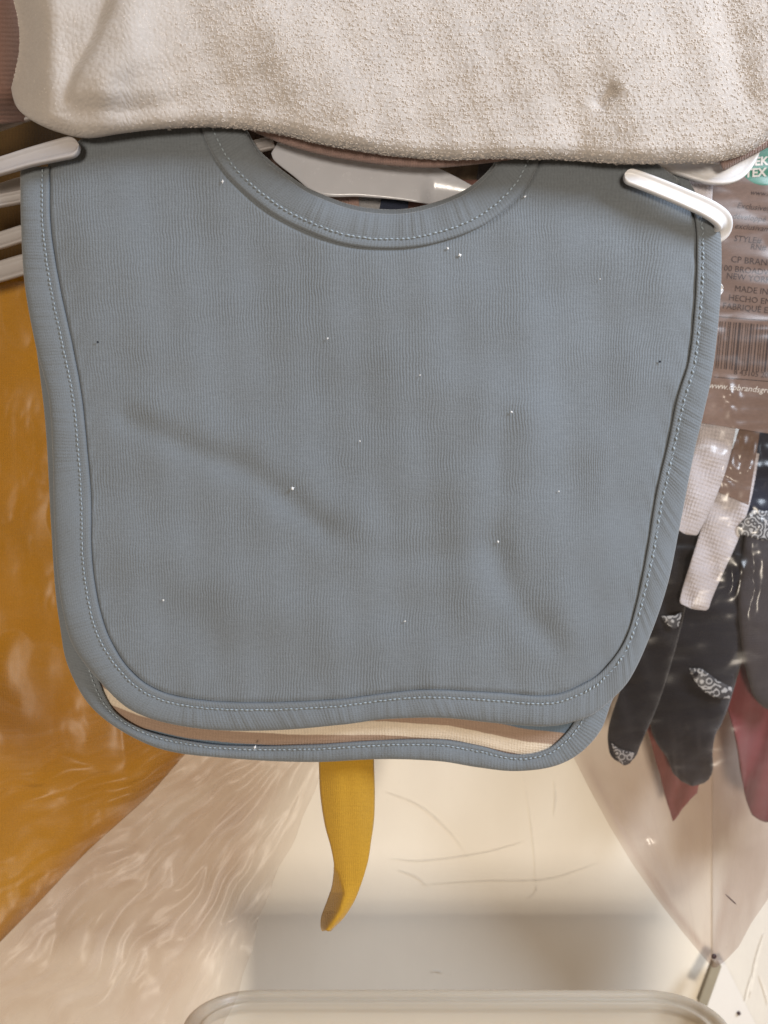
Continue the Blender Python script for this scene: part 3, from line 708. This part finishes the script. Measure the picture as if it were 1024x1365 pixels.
# ------------------------------------------------------------------ right: socks, card, clear bag
def sock(name, path, mat, label, cat='sock', n=90, blunt=1.0, depth=.35, closed=True, group=None, parent=None, wob=.0006, yoff=0):
    """flattened soft tube along (px,py,halfwidth_px,y)"""
    q = cr(np.array(path, float), n); k = 40; C = Pn(q[:, 0], q[:, 1], q[:, 3]+yoff)
    t2 = np.gradient(q[:, :2], axis=0); t2 /= np.linalg.norm(t2, axis=1)[:, None]; nn = np.stack([-t2[:, 1], t2[:, 0]], 1)
    L = np.concatenate([[0], np.cumsum(np.linalg.norm(np.diff(q[:, :2], axis=0), axis=1))])
    w = q[:, 2].copy()
    if closed:
        de = L[-1]-L; R = w[-1]*blunt; w = w*np.clip(1-((R-np.minimum(de, R))/R)**(2 if blunt == 1 else 3), .004, 1)**(.5 if blunt == 1 else .35)
    th = np.linspace(0, 2*math.pi, k, endpoint=False)
    X = q[:, 0:1]+nn[:, 0:1]*w[:, None]*np.cos(th)[None]; Y = q[:, 1:2]+nn[:, 1:2]*w[:, None]*np.cos(th)[None]
    sq = np.sign(np.sin(th))*np.abs(np.sin(th))**.8
    Z = q[:, 3:4]+yoff-(w[:, None]*K*depth)*sq[None]+wob*np.sin(L[:, None]*.09+np.cos(th)[None]*2)+wob*1.6*np.abs(np.sin(L[:, None]*.041+np.cos(th)[None]*1.6+q[0, 0]))**3+wob*.8*np.sin(L[:, None]*.21-np.cos(th)[None]*3)*np.sin(L[:, None]*.05)
    uv = np.stack([th[None]*w.mean()*K*1000+0*X, L[:, None]*.3+0*X], -1)
    o = grid_obj(name, Pn(X, Y, Z), mat, parent, uv, cv=True)
    if label: tag(o, label, cat, group)
    return o
w1 = sock('sock', [(962,470,24,.062),(958,560,24,.062),(948,610,24,.062),(932,660,22,.062),(918,700,17,.062),(914,712,15,.062)], m_wsock, 'upper white textured sock beside the edge of the blue-grey bib', group='white socks in the right bag', depth=.22, blunt=.45)
w2 = sock('sock', [(985,600,28,.070),(975,660,27,.070),(960,710,26,.070),(943,755,23,.070),(930,790,21,.070),(924,812,20,.070)], m_wsock, 'lower white textured sock ending below the brown card over black sock', group='white socks in the right bag', depth=.22, blunt=.45)
b1 = sock('sock', [(915,640,24,.078),(905,720,26,.078),(892,790,26,.078),(874,860,27,.078),(852,930,27,.078),(834,980,24,.078),(830,1018,15,.078)], m_black, 'narrow black sock hugging the lower right edge of the bib', group='black socks in the right bag', wob=.0013)
b2 = sock('sock', [(965,600,52,.092),(958,700,52,.092),(950,780,56,.092),(935,850,60,.092),(920,920,56,.092),(914,970,46,.092),(920,1005,31,.092),(924,1030,27,.092),(923,1048,24,.092)], m_black, 'wide black sock with silver scale patch in the middle of the right bag', group='black socks in the right bag', wob=.0013)
b3 = sock('legging', [(1040,560,40,.088),(1040,700,46,.088),(1034,800,50,.088),(1036,880,44,.088),(1042,950,30,.088)], m_char, 'charcoal knit legging at the right edge inside the clear bag', 'legging')
def patch(name, top, bot, y, parent, bulge=.002, n=60, tilt=0):
    t, b = offset_pair(n, top, bot); s = np.linspace(0, 1, 14)[None]
    X = t[:, 0:1]*(1-s)+b[:, 0:1]*s; Y = t[:, 1:2]*(1-s)+b[:, 1:2]*s
    Z = y-bulge*np.sin(np.linspace(.25, math.pi-.25, n))[:, None]*(1+0*s)-.0004*np.sin(s*math.pi)
    o = grid_obj(name, Pn(X, Y, Z), m_band, parent, np.stack([X*.3, Y*.3], -1), thick=.0006)
    return o
patch('scale_patch', [(919,891),(935,892),(955,906),(976,917)], [(921,897),(932,916),(952,929),(973,931)], .0848, b2, .0015)
blob('eye_dot', P(928, 899, .0825), .0014, m_black, b2, flat=.3)
patch('scale_patch', [(882,821),(892,821),(900,820),(909,816)], [(884,826),(892,834),(898,838),(904,835)], .0742, b1, .0012)
patch('scale_patch', [(815,990),(822,996),(834,1001),(846,1003)], [(820,1004),(825,1014),(832,1020),(840,1017)], .0735, b1, .0010)
patch('scale_patch', [(985,700),(1000,682),(1015,680),(1045,684)], [(985,712),(1000,716),(1015,720),(1045,718)], .070, b3, .0015)
cloth('garment', [(960, 830, .100), (1110, 830, .100), (1110, 1120, .100), (1000, 1080, .100)], m_red, 'maroon knit garment low at the right inside the clear bag', 'garment', wob=.004, fx=.05, ew=7)
cloth('garment', [(845, 900, .108), (965, 900, .108), (928, 1056, .108), (897, 1094, .108)], m_red2, 'bright red tip of a garment below the wide black sock', 'garment', wob=.003, fx=.06, ew=1)
# white woven cloth between bib and card
cloth('washcloth', [(800, 150, .022), (956, 150, .022), (946, 310, .022), (820, 310, .022)], m_wsock, 'pale lilac white woven cloth wedged between bib shoulder and brown card', 'cloth')
cloth('garment', [(780, 180, .014), (905, 215, .014), (948, 300, .014), (800, 300, .014)], m_bib, 'blue-grey cloth shoulder just behind the right prong', 'garment', fx=.05, wob=.0008)

CY = .052
ang = math.radians(-6)
cardR = thing('header_card', 'brown kraft card with dark small print and green seal inside the right bag', 'card', tuple(P(1010, 400, CY)))
cq = [(935,150),(1190,150),(1190,600),(1020,577),(925,562)]
a = [P(x, y, CY) for x, y in cq]; th_ = Vector((0, .0006, 0))
n_ = len(a); mesh_obj('card_board', [tuple(p) for p in a+[p+th_ for p in a]], [list(range(n_))[::-1], list(range(n_, 2*n_))]+[[i, (i+1) % n_, n_+(i+1) % n_, n_+i] for i in range(n_)], m_card, cardR, smooth=False)
def text(txt, px, py, size_px, mat, y=CY, rot=ang, shear=.0, name='printed_line', parent=None, align='LEFT', bold=0):
    cu = bpy.data.curves.new(name, 'FONT'); cu.body = txt; f = (D+y)/D*K
    cu.size = size_px*f*1.2; cu.shear = shear; cu.align_x = align; cu.extrude = .00004; cu.offset = bold*f; cu.resolution_u = 2
    o = bpy.data.objects.new(name, cu); COL.objects.link(o)
    dg = bpy.context.evaluated_depsgraph_get(); me = bpy.data.meshes.new_from_object(o.evaluated_get(dg))
    bpy.data.objects.remove(o); bpy.data.curves.remove(cu)
    m = bpy.data.objects.new(name, me); COL.objects.link(m); me.materials.clear(); me.materials.append(mat)
    p = P(px, py, y-.00012); par = parent or cardR
    m.parent = par; m.location = p-par.location; m.rotation_euler = (math.radians(90), -rot, 0)
    return m
# the y axis of the text plane points up; negative rotation tips lines down to the right
for (t_, x, y_, sz, sh) in [('www.oeko-tex.com', 1000, 259, 8, .2), ('Exclusively developed', 982, 277, 9, .25), ('développé exclusivement', 976, 291, 9, .25), ('exclusivamente', 979, 304, 9, .25),
    ('STYLE#', 978, 321, 9.5, .1), ('RN#', 1000, 332, 9, .1), ('CP BRANDS', 974, 349, 10, 0), ('100 BROADWAY', 959, 360, 9.5, 0), ('NEW YORK', 968, 371, 9.5, 0),
    ('MADE IN', 979, 388, 9.5, 0), ('HECHO EN', 971, 400, 9.5, 0), ('FABRIQUÉ EN', 963, 411, 9.5, 0)]:
    text(t_, x, y_, sz, m_ink, shear=sh)
text('www.cpbrandsgroup.com', 944, 517, 9.5, m_winkc, shear=.25, rot=math.radians(-5))
text('8 43105 20917', 978, 499, 8.5, m_ink, rot=ang)
# barcode
bv = []; bf = []; x = 957.
for i in range(44):
    w = random.choice((1.0, 1.0, 1.6, 2.4, 3.2)); g = random.choice((1.2, 1.8, 2.6, 3.2))
    for (dx, yy) in ((x, 428+(x-957)*.08), (x+w, 428+(x+w-957)*.08), (x+w-6, 491+(x+w-957)*.08), (x-6, 491+(x-957)*.08)): bv.append(tuple(P(dx+3, yy, CY-.00015)))
    bf.append([4*i, 4*i+1, 4*i+2, 4*i+3][::-1]); x += w+g
mesh_obj('barcode', bv, bf, m_ink, cardR, smooth=False)
for yy in (421, 502):
    mesh_obj('ruled_line', [tuple(P(952, yy, CY-.00013)), tuple(P(1150, yy+16, CY-.00013)), tuple(P(1150, yy+17, CY-.00013)), tuple(P(952, yy+1, CY-.00013))], [[3, 2, 1, 0]], m_ink, cardR, smooth=False)
cx, cy_ = 1020, 210
dv = [tuple(P(cx+37*math.cos(2*math.pi*k/48), cy_+37*math.sin(2*math.pi*k/48), CY-.0001)) for k in range(48)]
sealo = mesh_obj('green_seal', dv, [list(range(48))], m_green, cardR, smooth=False)
text('OEKO', 993, 221, 13, m_winkc, y=CY-.0003, rot=math.radians(3), parent=cardR, shear=.1, bold=.5)
text('TEX', 993, 236, 13, m_winkc, y=CY-.0003, rot=math.radians(3), parent=cardR, shear=.1, bold=.5)
lowc = sheet('brown_card', [(990,560,.064),(1014,570,.064),(998,673,.064),(958,656,.064)], 0, m_card, .0006)
tag(lowc, 'small brown card strip wedged between the two white socks', 'card')
nv_ = cloth('navy_garment', [(996, 560, .082), (1100, 560, .082), (1100, 690, .082), (990, 690, .082)], m_navy, 'navy cloth at the right edge below the brown card', 'garment')

# clear bag on the right: wide at the top, gathered to a riveted tip at the bottom
u = np.linspace(0, 1, 150)[:, None]; v = np.linspace(0, 1, 330)[None]
YY = 150+1140*v+0*u
XL = np.interp(YY, [150, 700, 980, 1010, 1050, 1100, 1150, 1200, 1240, 1275, 1290], [890, 800, 740, 765, 785, 812, 842, 877, 908, 937, 950])
XRr = np.interp(YY, [150, 1150, 1190, 1230, 1262, 1280, 1290], [1120, 1060, 1030, 1002, 985, 968, 955])
XX = XL+(XRr-XL)*u
amp = .0055*(1-.75*sst(1050, 1280, YY))
fan = (XX-950)/(1330-YY+60)*160
ZZ = .044+.030*sst(700, 1280, YY)-amp/.0055*crinkle(fan+950, YY, 14.0, .05, 1, .0024)
ZZ = ZZ-.0012*np.exp(-((XX-(955+.12*(1290-YY)))/(6+.02*(1290-YY)))**2)*sst(1000, 1150, YY)
for (gx, gy, gw, ga) in ((985, 618, 30, .0030), (972, 530, 16, .0022), (1004, 780, 34, .0026), (1005, 700, 22, .0020), (890, 1120, 50, .0012)):
    ZZ = ZZ-ga*np.exp(-(((XX-gx)**2+(YY-gy)**2*.5)/gw**2))*np.abs(fbm(XX*.026+gx, YY*.020, 40.0, 2))*1.8
ZZ = ZZ-.0008*np.exp(-((XX-XL-9)/6)**2)*sst(1000, 1060, YY)
fr = grid_obj('plastic_bag', Pn(XX, YY, ZZ), m_filmR, None, np.stack([(XX-950)/(1330-YY+60)*5, YY*.006], -1), flip=True)
density(fr, .05+.25*sst(720, 900, YY)*sst(930, 1010, XX)+.62*sst(930, 1060, YY)+.5*np.exp(-((XX-XL-10-.02*(1290-YY))/6)**2)*sst(1000, 1050, YY)+.35*np.exp(-((XX-(952+.13*(1290-YY)))/(4+.03*(1290-YY)))**2)*sst(980, 1080, YY))
tag(fr, 'clear plastic bag holding socks and brown card, gathered to a riveted point', 'bag')
# tip rivet
blob('rivet', P(952, 1275, .069), .0013, m_pin, fr, flat=.5)
V, F = capsule_chain([(tuple(P(967, 1192, .064)), tuple(P(982, 1206, .064)), .0003)])
hr = mesh_obj('loose_thread', V, F, m_pin); tag(hr, 'short dark loose thread stuck on the clear bag above its tip', 'thread')
